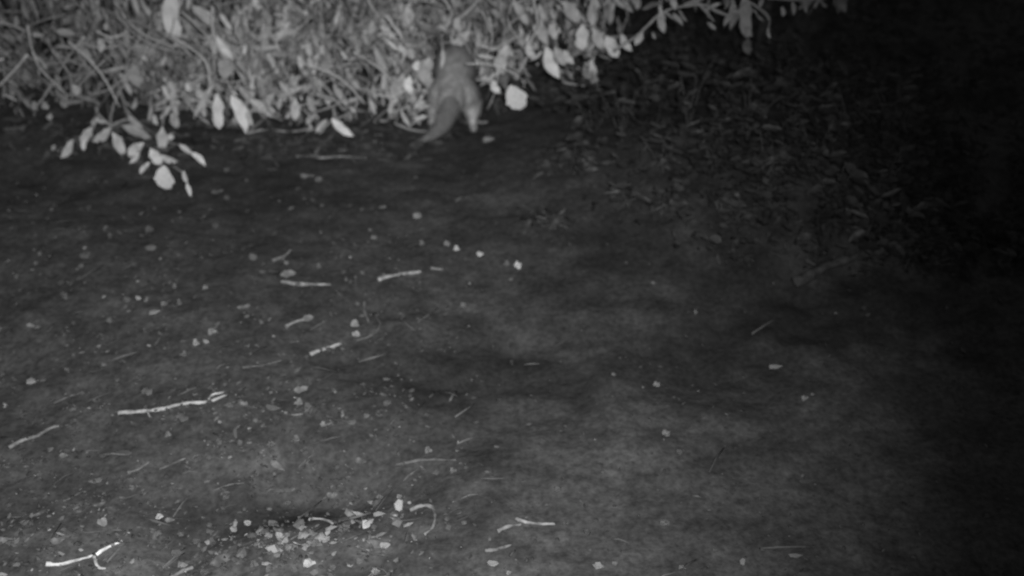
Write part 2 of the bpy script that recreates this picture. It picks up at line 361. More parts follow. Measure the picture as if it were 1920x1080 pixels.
def build_shrub(key, x0, x1, bpx, bY, nfill, lrange, tones, label, name, cat, top=-170):
    bx = AT(bpx, 100, bY).x
    root = empty(name, (bx, bY, H(bx, bY, False)))
    tag(root, label, cat, 'shrubs along the top of the picture')
    base = Vector(root.location)
    leaves = []
    # arching stems
    for k in range(7):
        px = x0 + (x1 - x0) * (k + random.random()) / 7; py = random.uniform(top + 100, edge(px) - 20)
        tgt = AT(px, py, face_Y(px, py) + random.uniform(.08, .3)); tgt.z = max(tgt.z, .06)
        mid = base.lerp(tgt, .55) + Vector((0, 0, random.uniform(.35, .75)))
        b0 = base + Vector((random.uniform(-.08, .08), random.uniform(-.08, .08), -.03))
        stick([b0, b0.lerp(mid, .5) + Vector((0, .1, .1)), mid, tgt], random.uniform(.006, .012), .16, 'stem', M_STEM, root, .25, 6)
    for tw in TWIGS.get(key, []):
        pts = [AT(x, y, min(face_Y(x, y) - .03, flat(x, y).y - .02)) for x, y in tw]
        stick(pts, .0052, .30, 'twig', M_STEM, root, .6, 6)
        # carry the twig back into the shrub
        back = pts[0] + Vector((base.x - pts[0].x, .5, 0)) * .6
        stick([back, pts[0]], .006, .2, 'twig', M_STEM, root, .8, 5, n=3)
    hand_rows = HAND[key]
    for row in hand_rows:
        a, b, c, d, w, t = row[:6]; rnd = len(row) > 6
        Y = min(face_Y(a, b) - .12, flat(a, b).y - .03, flat(c, d).y - .03) + random.uniform(-.03, .0)
        p = AT(a, b, Y); q = AT(c, d, Y + random.uniform(-.02, .01)); dr = q - p; L = dr.length
        toc = (cam.location - p).normalized()
        nrm = toc + Vector((random.uniform(-.3, .3), 0, random.uniform(-.1, .35)))
        v = 6 if rnd else random.randrange(6)
        ws = (w / ppm(p)) / (LEAF_W[v] * L) * (1.05 if rnd else 1.35)
        M = leaf_matrix(p, dr, nrm, L, ws)
        add_leaf_obj(root, M, v, min(.85, t * 1.35))
    n = 0; tries = 0
    while n < nfill and tries < nfill * 9:
        tries += 1
        px = random.gauss((x0 + x1) / 2, (x1 - x0) * .36) if random.random() < .3 else random.uniform(x0, x1)
        ed = edge(px) + 34 * noise.noise(Vector((px / 30, 2, 2))) - 8
        py = ed - abs(random.triangular(0, ed - top, 0))
        if ed - py < 75 and random.random() < .5: continue
        if in_gap(px, py): continue
        Y = face_Y(px, py) + random.random() ** 1.6 * .55
        p = AT(px, py, Y)
        if p.z < H(p.x, p.y, False) + .03: continue
        cl = noise.noise(Vector((px / 42, py / 34, 3 + Y * 4))) + .5 * noise.noise(Vector((px / 14, py / 14, 8)))
        if cl < -.08 and random.random() < (.9 if ed - py < 130 else .7): continue
        L = lrange[0] * .6 + (lrange[1] * 1.25 - lrange[0] * .6) * random.random() ** 2.2
        L /= ppm(p)
        a = random.gauss(0, .75)
        dr = Vector((math.sin(a), random.uniform(-.6, .35), -math.cos(a) if random.random() < .85 else math.cos(a)))
        nrm = (cam.location - p).normalized() + Vector((random.gauss(0, .6), random.gauss(0, .3), random.gauss(.2, .5)))
        v = random.randrange(6)
        t = random.uniform(*tones) * (1 + .55 * cl) * (1.35 if random.random() < .08 else 1) * (.4 if random.random() < .2 else 1) * LEAF_GAIN
        leaves.append((p, leaf_matrix(p, dr, nrm, L, random.uniform(.75, 1.3)), v, t, L / cam_dist(p) * (0 if (px < -20 or py < -20) else 1)))
        n += 1
    leaves.sort(key=lambda r: -r[4])
    nobj = 180
    for p, M, v, t, _ in leaves[:nobj]: add_leaf_obj(root, M, v, t)
    V, Fc, T = [], [], []
    for p, M, v, t, _ in leaves[nobj:]:
        b = len(V); lv, lf = LEAFV[v]
        V += [M @ Vector(q) for q in lv]; Fc += [tuple(b + i for i in f) for f in lf]; T += [t] * len(lv)
    # bare looping twigs hanging in front of the mass
    for k in range(int((x1 - x0) / 13)):
        px = random.uniform(x0, x1); py = edge(px) - random.uniform(5, 190)
        if in_gap(px, py): continue
        p = AT(px, py, face_Y(px, py) - random.uniform(.0, .12))
        if p.z < .05: continue
        a = random.gauss(.2, 1.1); l = random.uniform(.1, .32); d1 = Vector((math.sin(a), .05, -math.cos(a)))
        q = p - d1 * l; m1 = p.lerp(q, .5) + d1.cross(Vector((0, 1, 0))) * random.uniform(-.25, .25) * l
        if p.z < .04 or q.z < .02: continue
        tv, tf = tube(catmull([q, m1, p], 4), [random.uniform(.0028, .0045)] * 9, 5); b = len(V)
        V += tv; Fc += [tuple(b + i for i in f) for f in tf]; T += [random.uniform(.3, .7)] * len(tv)
    # fine side twigs inside the mass
    for k in range(nfill // 3):
        px = random.uniform(x0, x1); py = random.uniform(-60, edge(px) - 5)
        if in_gap(px, py): continue
        p = AT(px, py, face_Y(px, py) + random.uniform(.0, .4))
        if p.z < .03: continue
        a = random.gauss(0, .9); q = p + Vector((math.sin(a), random.uniform(-.2, .2), math.cos(a))) * random.uniform(.06, .2)
        q2 = p.lerp(q, .5) + Vector((random.uniform(-.02, .02), 0, random.uniform(-.02, .02)))
        tv, tf = tube([p, q2, q], [.0034, .0028, .0016], 4); b = len(V)
        V += tv; Fc += [tuple(b + i for i in f) for f in tf]; T += [random.uniform(.12, .6)] * len(tv)
    fo = mesh_obj('foliage', V, Fc, M_FOL, root, smooth=True, tones=T); fo['kind'] = 'stuff'
    return root
random.seed(23)
for s in SHRUBS: build_shrub(*s)
# overhanging branch top right: grows from a sapling trunk standing beyond the top of the frame
random.seed(31)
root = empty('overhanging_branch', AT(1450, -120, 4.9)); bz = Vector(root.location); root.location.z = 0
root.location = (bz.x, bz.y, H(bz.x, bz.y, False)); root.name = 'sapling'
tag(root, 'dark sapling whose drooping pale-leaved branch crosses the top edge right of centre', 'sapling')
b0 = Vector(root.location); topp = b0 + Vector((.05, -.15, 1.35))
stick([b0 - Vector((0, 0, .05)), b0 + Vector((.03, 0, .5)), b0 + Vector((0, -.05, 1.0)), topp], .022, .08, 'trunk', M_STEM, root, .5, 9)
def overY(x, y): return 3.95
for i, tw in enumerate(TWIGS['overhang']):
    pts = [AT(x, y, overY(x, y)) for x, y in tw]
    if i == 0:
        pts = pts + [b0 + Vector((0, -.05, 1.0))]
    stick(pts, .0055, .28, 'twig', M_STEM, root, .9 if i == 0 else .6, 6)
pe = AT(1580, -8, 3.95); stick([b0 + Vector((0, -.05, 1.05)), pe], .006, .2, 'twig', M_STEM, root, .6, 6)
ends = []
for row in HAND['overhang']:
    a, b, c, d, w, t = row[:6]; Y = 3.92 + random.uniform(-.04, .04)
    p = AT(a, b, Y); q = AT(c, d, Y); dr = q - p
    v = random.randrange(6); nrm = (cam.location - p).normalized() + Vector((random.uniform(-.3, .3), 0, random.uniform(-.1, .3)))
    add_leaf_obj(root, leaf_matrix(p, dr, nrm, dr.length, (w / ppm(p)) / (LEAF_W[v] * dr.length) * 1.1), v, t)
for k in range(150):
    px = random.uniform(1180, 1620); py = random.uniform(-140, edge(px) - 12)
    if in_gap(px, py) or (py > 0 and random.random() < .55): continue
    p = AT(px, py, 3.98 + random.random() * .3); a = random.gauss(0, .8)
    add_leaf_obj(root, leaf_matrix(p, Vector((math.sin(a), random.uniform(-.4, .2), -math.cos(a))), (cam.location - p).normalized() + Vector((random.gauss(0, .5), 0, random.gauss(0, .5))),
                 random.uniform(18, 42) / ppm(p), random.uniform(.7, 1.2)), random.randrange(6), random.uniform(.14, .34))

# ------------------------------------------------------------------ dim weeds on the dark bank at the right
random.seed(41)
def weed(px, py, h, n, label, tone):
    g = G(px, py); root = empty('weed', g); tag(root, label, 'weed', 'dim weeds on the dark bank at the right')
    for k in range(n):
        a = random.uniform(0, 6.28); lean = random.uniform(.15, .6)
        tip = g + Vector((math.cos(a) * lean * h, math.sin(a) * lean * h * .7, h * random.uniform(.6, 1.05)))
        mid = g.lerp(tip, .5) + Vector((0, 0, h * .12))
        stick([g - Vector((0, 0, .01)), mid, tip], .0025, .09, 'stem', M_STEM, root, .5, 4, n=2)
        for j in range(6):
            q = g.lerp(mid, .5).lerp(tip, j / 5) + Vector((0, 0, h * .08)); b = random.uniform(0, 6.28)
            dr = Vector((math.cos(b), math.sin(b), random.uniform(-.5, .5)))
            add_leaf_obj(root, leaf_matrix(q, dr, Vector((random.gauss(0, .4), -.6, .8)), random.uniform(.035, .085), random.uniform(.8, 1.6)), random.randrange(6), tone * random.uniform(.6, 1.4))
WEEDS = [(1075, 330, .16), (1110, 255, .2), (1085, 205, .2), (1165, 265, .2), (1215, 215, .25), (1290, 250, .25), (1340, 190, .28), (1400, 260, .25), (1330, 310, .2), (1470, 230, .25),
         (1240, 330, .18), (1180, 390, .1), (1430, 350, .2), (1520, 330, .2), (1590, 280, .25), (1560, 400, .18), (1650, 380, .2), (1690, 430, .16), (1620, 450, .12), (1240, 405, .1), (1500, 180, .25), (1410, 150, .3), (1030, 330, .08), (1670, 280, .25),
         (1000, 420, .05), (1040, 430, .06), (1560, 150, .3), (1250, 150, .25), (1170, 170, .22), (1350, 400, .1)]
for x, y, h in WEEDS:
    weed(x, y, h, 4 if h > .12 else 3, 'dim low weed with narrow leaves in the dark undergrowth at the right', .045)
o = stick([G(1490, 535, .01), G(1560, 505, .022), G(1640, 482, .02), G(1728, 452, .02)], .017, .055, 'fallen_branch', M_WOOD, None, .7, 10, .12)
tag(o, 'thick dark fallen branch lying aslant in the gloom at the right', 'branch')

# ------------------------------------------------------------------ the animal, seen from behind
random.seed(53)
gl, gr = G(815, 241), G(889, 243)
an = (gl + gr) / 2
animal = empty('furry_animal', an)
tag(animal, 'stout grey furry animal seen from behind, stepping into the bush, thick tail trailing left', 'animal')
sk = [((0, .02, .188), .070, -1), ((0, .12, .222), .086, 0), ((0, .26, .225), .084, 1), ((0, .35, .21), .058, 2), ((0, .42, .195), .050, 3), ((0, .475, .170), .024, 4),   # 0-5
      ((.042, .0, .150), .058, 0), ((.070, .035, .098), .040, 6), ((.078, -.045, .060), .019, 7), ((.080, -.03, .018), .015, 8), ((.080, .015, .012), .014, 9),    # 6-10
      ((-.042, .0, .150), .058, 0), ((-.072, .010, .098), .040, 11), ((-.078, -.055, .060), .019, 12), ((-.080, -.04, .018), .015, 13), ((-.080, .005, .012), .014, 14),  # 11-15
      ((.045, .29, .145), .036, 2), ((.052, .26, .10), .023, 16), ((.05, .29, .04), .016, 17), ((.05, .325, .014), .014, 18),
      ((-.045, .29, .145), .036, 2), ((-.052, .28, .10), .023, 20), ((-.05, .31, .04), .016, 21), ((-.05, .345, .014), .014, 22),
      ((0, -.050, .165), .054, 0), ((-.012, -.088, .115), .041, 24), ((-.035, -.105, .062), .033, 25), ((-.070, -.125, .038), .024, 26), ((-.105, -.15, .024), .015, 27), ((-.132, -.165, .016), .007, 28)]
bm = bmesh.new()
for i, (co, r, par) in enumerate(sk):       # dense overlapping balls along every bone, fused below into one continuous skin
    a = Vector(co)
    if par < 0: continue
    b = Vector(sk[par][0]); rb = sk[par][1]; n_ = max(3, int((a - b).length / (min(r, rb) * .28)))
    for k in range(n_ + 1):
        t = k / n_; tt = t * t * (3 - 2 * t)
        bmesh.ops.create_icosphere(bm, subdivisions=2, radius=rb + (r - rb) * tt, matrix=Matrix.Translation(b.lerp(a, t)))
me = bpy.data.meshes.new('body'); bm.to_mesh(me); bm.free()
body = bpy.data.objects.new('body', me); link(body)
rm = body.modifiers.new('remesh', 'REMESH'); rm.mode = 'VOXEL'; rm.voxel_size = .006; rm.use_smooth_shade = True
sm = body.modifiers.new('smooth', 'SMOOTH'); sm.factor = .5; sm.iterations = 10
bpy.context.view_layer.update()
dg = bpy.context.evaluated_depsgraph_get()
bm_me = bpy.data.meshes.new_from_object(body.evaluated_get(dg)); bm_me.name = 'body'
body.modifiers.clear(); body.data = bm_me; bm_me.materials.clear(); bm_me.materials.append(M_FUR)
bm_me.polygons.foreach_set('use_smooth', [True] * len(bm_me.polygons))
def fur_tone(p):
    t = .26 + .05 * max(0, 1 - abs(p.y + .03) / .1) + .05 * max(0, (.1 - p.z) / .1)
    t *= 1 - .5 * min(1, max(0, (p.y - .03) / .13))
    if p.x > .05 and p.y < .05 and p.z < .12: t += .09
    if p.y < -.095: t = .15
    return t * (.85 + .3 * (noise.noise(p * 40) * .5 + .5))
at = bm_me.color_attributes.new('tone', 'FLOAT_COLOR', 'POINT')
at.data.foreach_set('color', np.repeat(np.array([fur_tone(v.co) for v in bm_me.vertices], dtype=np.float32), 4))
body.parent = animal; body.location = (0, 0, 0)
polys = list(bm_me.polygons); areas = np.array([p.area for p in polys]); cum = np.cumsum(areas)
V, Fc, T = [], [], []
for k in range(17000):
    p = polys[int(np.searchsorted(cum, random.random() * cum[-1]))]
    vs = [bm_me.vertices[i].co for i in p.vertices]; w = [random.random() for _ in vs]; sw = sum(w)
    c = sum((v * (a / sw) for v, a in zip(vs, w)), Vector())
    nrm = p.normal; flow = Vector((0, -.9, -.45))
    if c.y < -.06: flow = Vector((-.8, -.3, -.1))
    d = (nrm * .55 + (flow - nrm * flow.dot(nrm)) * .8 + Vector([random.uniform(-.2, .2) for _ in range(3)])).normalized()
    L = random.uniform(.008, .017) * (.5 if c.z < .05 and c.y > -.07 else 1) * (1.25 if c.y < -.07 else 1); s = d.cross(nrm)
    if s.length < .01: continue
    s = s.normalized() * .0009; b = len(V)
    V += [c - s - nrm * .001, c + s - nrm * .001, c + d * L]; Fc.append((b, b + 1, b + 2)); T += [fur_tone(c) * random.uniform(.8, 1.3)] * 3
fur = mesh_obj('fur', V, Fc, M_FUR, None, tones=T); fur.parent = animal; fur['kind'] = 'stuff'
def local_blob(name, c, r, tone, mat, sc=(1, 1, 1), rot=(0, 0, 0)):
    bm = bmesh.new(); bmesh.ops.create_icosphere(bm, subdivisions=2, radius=r)
    me = bpy.data.meshes.new(name); bm.to_mesh(me); bm.free(); me.materials.append(mat)
    me.polygons.foreach_set('use_smooth', [True] * len(me.polygons))
    if mat is M_FUR:
        a = me.color_attributes.new('tone', 'FLOAT_COLOR', 'POINT'); a.data.foreach_set('color', np.full(len(me.vertices) * 4, tone, dtype=np.float32))
    o = bpy.data.objects.new(name, me); link(o, animal); o.location = c; o.scale = sc; o.rotation_euler = rot; o.color = (tone, tone, tone, 1)
for s in (-1, 1):
    local_blob('ear', (s * .033, .405, .247), .024, .12, M_FUR, (.75, .35, 1.05), (0, s * .3, 0))
    local_blob('eye', (s * .026, .465, .203), .007, .02, M_EYE)
local_blob('nose', (0, .499, .172), .008, .03, M_EYE)
animal.scale = (1.04, 1.04, 1.04)
animal.rotation_euler = (0, 0, R(-2))

# ------------------------------------------------------------------ things lying on the soil
random.seed(61)
def lying_stick(pts, wpx, tone, label, cat='stick', name='stick', taper=.6, group=None, mat=None, stubs=(), lift=1.0):
    group = group or 'sticks and twigs on the soil'; tone = min(.75, tone * 1.25)
    P0 = [G(x, y) for x, y in pts]; r = wpx / 2 / ppm(P0[0])
    if len(P0) == 2: P0.insert(1, P0[0].lerp(P0[1], .5) + Vector((random.uniform(-1, 1), random.uniform(-1, 1), 0)) * r * .7); 
    for p in P0: p.z += r * lift * .45
    if stubs:
        root = empty(name, P0[0]); tag(root, label, cat, group)
        stick(P0, r, tone, 'shaft', mat, root, taper)
        for st in stubs:
            q = [G(x, y, r * .8) for x, y in st]; stick(q, r * .6, tone, 'side_twig', mat, root, .6)
        return root
    o = stick(P0, r, tone, name, mat, None, taper); tag(o, label, cat, group); 
    return o
lying_stick([(222, 777), (262, 773), (300, 769), (350, 757), (390, 755), (426, 741)], 9, .30, 'longest pale stick, straight with a small stub, lying on the lower left soil', stubs=[[(276, 771), (282, 784)], [(392, 752), (400, 742), (424, 738)]])
lying_stick([(17, 840), (45, 826), (72, 817), (96, 803), (112, 800)], 8, .15, 'dull knobbly stick at the left edge below the middle')
lying_stick([(86, 1059), (110, 1060), (140, 1052), (173, 1043)], 9, .52, 'brightest stick at bottom left, the longer left piece of a snapped pair')
lying_stick([(181, 1041), (200, 1030), (230, 1015)], 8, .6, 'short bright stick end pointing up right of the snapped pair')
lying_stick([(176, 1044), (184, 1064), (198, 1067)], 7, .4, 'small hooked twig under the break of the bright stick', name='twig', cat='twig')
lying_stick([(526, 529), (560, 534), (595, 534), (621, 536)], 8, .24, 'pale level stick left of centre with a crumpled leaf on its left end')
lying_stick([(709, 525), (745, 517), (790, 510)], 8, .28, 'straight pale stick near the middle of the picture, upper of the slanting sticks')
lying_stick([(628, 250), (612, 266), (590, 288)], 6, .16, 'short slanting twig under the bright hanging leaf, ending on the thin level twig', name='twig', cat='twig')
lying_stick([(808, 504), (832, 506)], 6, .16, 'short dull twig just right of the straight middle stick', name='twig', cat='twig')
lying_stick([(582, 666), (600, 659)], 9, .28, 'short left stub of a broken pale stick left of centre')
lying_stick([(604, 658), (622, 651), (641, 645)], 8, .30, 'right piece of the broken pale stick left of centre')
lying_stick([(536, 614), (556, 604), (572, 600)], 8, .2, 'short bark stick above the broken pale stick')
lying_stick([(555, 294), (600, 297), (640, 295), (687, 298)], 6, .2, 'thin level twig on the dark soil below the bush left of the animal', name='twig', cat='twig')
lying_stick([(934, 997), (955, 988), (976, 984)], 8, .17, 'dull twig, left arm of the forked pair at bottom centre', name='twig', cat='twig')
lying_stick([(966, 973), (985, 980), (1010, 983), (1041, 984)], 8, .2, 'dull twig, right arm of the forked pair at bottom centre', name='twig', cat='twig')
lying_stick([(768, 957), (790, 950), (809, 952), (816, 968), (812, 988), (796, 1004)], 9, .16, 'hook-shaped dull vine piece bent like a seven at bottom centre', cat='vine', name='vine_piece')
lying_stick([(743, 873), (790, 864), (857, 863)], 7, .09, 'faint long twig above the hook-shaped vine piece', name='twig', cat='twig')
lying_stick([(322, 1084), (345, 1070), (362, 1064)], 9, .18, 'grey twig end cut off by the bottom edge at lower left', name='twig', cat='twig')
lying_stick([(585, 971), (608, 974), (624, 982)], 7, .2, 'thin twig above the light rubble patch', name='twig', cat='twig')
lying_stick([(534, 774), (552, 779), (568, 777)], 6, .18, 'dull twig in the debris right of the longest stick', name='twig', cat='twig')
lying_stick([(683, 568), (684, 588), (692, 604)], 6, .13, 'thin upright twig above the curled bright leaf', name='twig', cat='twig')
lying_stick([(704, 590), (712, 612), (700, 628), (668, 640)], 7, .09, 'faint curved twig around the curled bright leaf', name='twig', cat='twig')
lying_stick([(510, 490), (532, 482), (545, 470)], 7, .13, 'faint bent twig above the pale level stick', name='twig', cat='twig')
lying_stick([(240, 888), (262, 880), (280, 866)], 7, .1, 'faint twig on the soil below the longest stick', name='twig', cat='twig')
lying_stick([(300, 880), (325, 870), (348, 860)], 6, .13, 'thin faint slanting twig below the right end of the longest stick', name='twig', cat='twig')
lying_stick([(910, 1033), (935, 1030), (958, 1022)], 8, .14, 'dull short twig below the forked pair', name='twig', cat='twig')
lying_stick([(1425, 1030), (1480, 1026), (1530, 1027)], 6, .06, 'faint level twig near the bottom edge in the dark right half', name='twig', cat='twig')
lying_stick([(455, 690), (490, 686), (530, 676)], 5, .11, 'faint straw-like twig above the longest stick on its right', name='twig', cat='twig')

def stone_mesh():
    bm = bmesh.new(); bmesh.ops.create_icosphere(bm, subdivisions=2, radius=.5); s = Vector((random.uniform(0, 50), 0, 0))
    for v in bm.verts: v.co *= 1 + 1.0 * noise.noise(v.co * 2.6 + s) + .45 * noise.noise(v.co * 6 + s); v.co.z *= .75
    me = bpy.data.meshes.new('stone'); bm.to_mesh(me); bm.free(); me.materials.append(M_CHIP); return me
def chip_mesh():
    n = random.choice([5, 6, 7]); V = []
    rr = [random.uniform(.28, .6) for _ in range(n)]
    for z in (0, 1):
        for k in range(n):
            a = 6.283 * k / n; x, y = math.cos(a) * rr[k] * (1 - .2 * z), math.sin(a) * rr[k] * (1 - .2 * z)
            V.append((x, y, .1 + z * random.uniform(.14, .3) + .35 * x * x))
    V.append((0, 0, .38)); 
    Fc = [(k, (k + 1) % n, n + (k + 1) % n, n + k) for k in range(n)] + [(n + k, n + (k + 1) % n, 2 * n) for k in range(n)] + [tuple(range(n))[::-1]]
    me = bpy.data.meshes.new('chip'); me.from_pydata(V, [], Fc); me.materials.append(M_CHIP); return me
STONES = [stone_mesh() for _ in range(6)]; CHIPS = [chip_mesh() for _ in range(8)]
def gval(px, py):   # ground brightness in the photo around a pixel
    g = 84 - (1060 - py) * .045 - max(0, px - 1000) * .055 - max(0, 300 - px) * .03
    return max(22, g)
def lying(kind, px, py, w, h, b, label, rot=None):
    p = G(px, py); s = ppm(p); tone = max(.02, min(.75, .052 * lin(b) / lin(gval(px, py)) * .8))
    dep = math.sin(PITCH + math.atan((py - 540) / F))
    if kind == 'stone':
        me = random.choice(STONES); sc = (w / s, (w + h) / 2 / s, h / s * 1.1); name, cat = 'stone', 'stone'; z = h / s * .3
    elif kind == 'chip':
        me = random.choice(CHIPS); sc = (w / s * 1.05, h / s / dep * 1.05, min(w, h) / s * .8); name, cat = 'wood_chip', 'wood chip'; z = .0
    else:
        me = LEAF_ME[random.choice([1, 3, 4])]; name, cat = 'fallen_leaf', 'fallen leaf'
        o = bpy.data.objects.new(name, me); link(o); a = rot if rot is not None else random.uniform(-.5, .5)
        L = max(w, h) / s; dr = Vector((math.cos(a), math.sin(a), random.uniform(0, .25)))
        o.matrix_world = leaf_matrix(p + Vector((0, 0, .008)) - dr * L * .5, dr, Vector((random.uniform(-.3, .3), -.9, 1)), L, h / s * 1.1 / (L * .34))
        o.color = (tone, tone, tone, 1); tag(o, label, cat, 'fallen leaves on the soil'); return o
    o = bpy.data.objects.new(name, me); link(o); o.location = p + Vector((0, 0, z)); o.scale = sc
    o.rotation_euler = (random.uniform(-.2, .2) + (.25 if kind == 'chip' else 0), random.uniform(-.2, .2), rot if rot is not None else random.uniform(-.4, .4))
    o.color = (tone, tone, tone, 1); tag(o, label, cat, 'pebbles on the soil' if kind == 'stone' else 'chips on the soil')
    return o
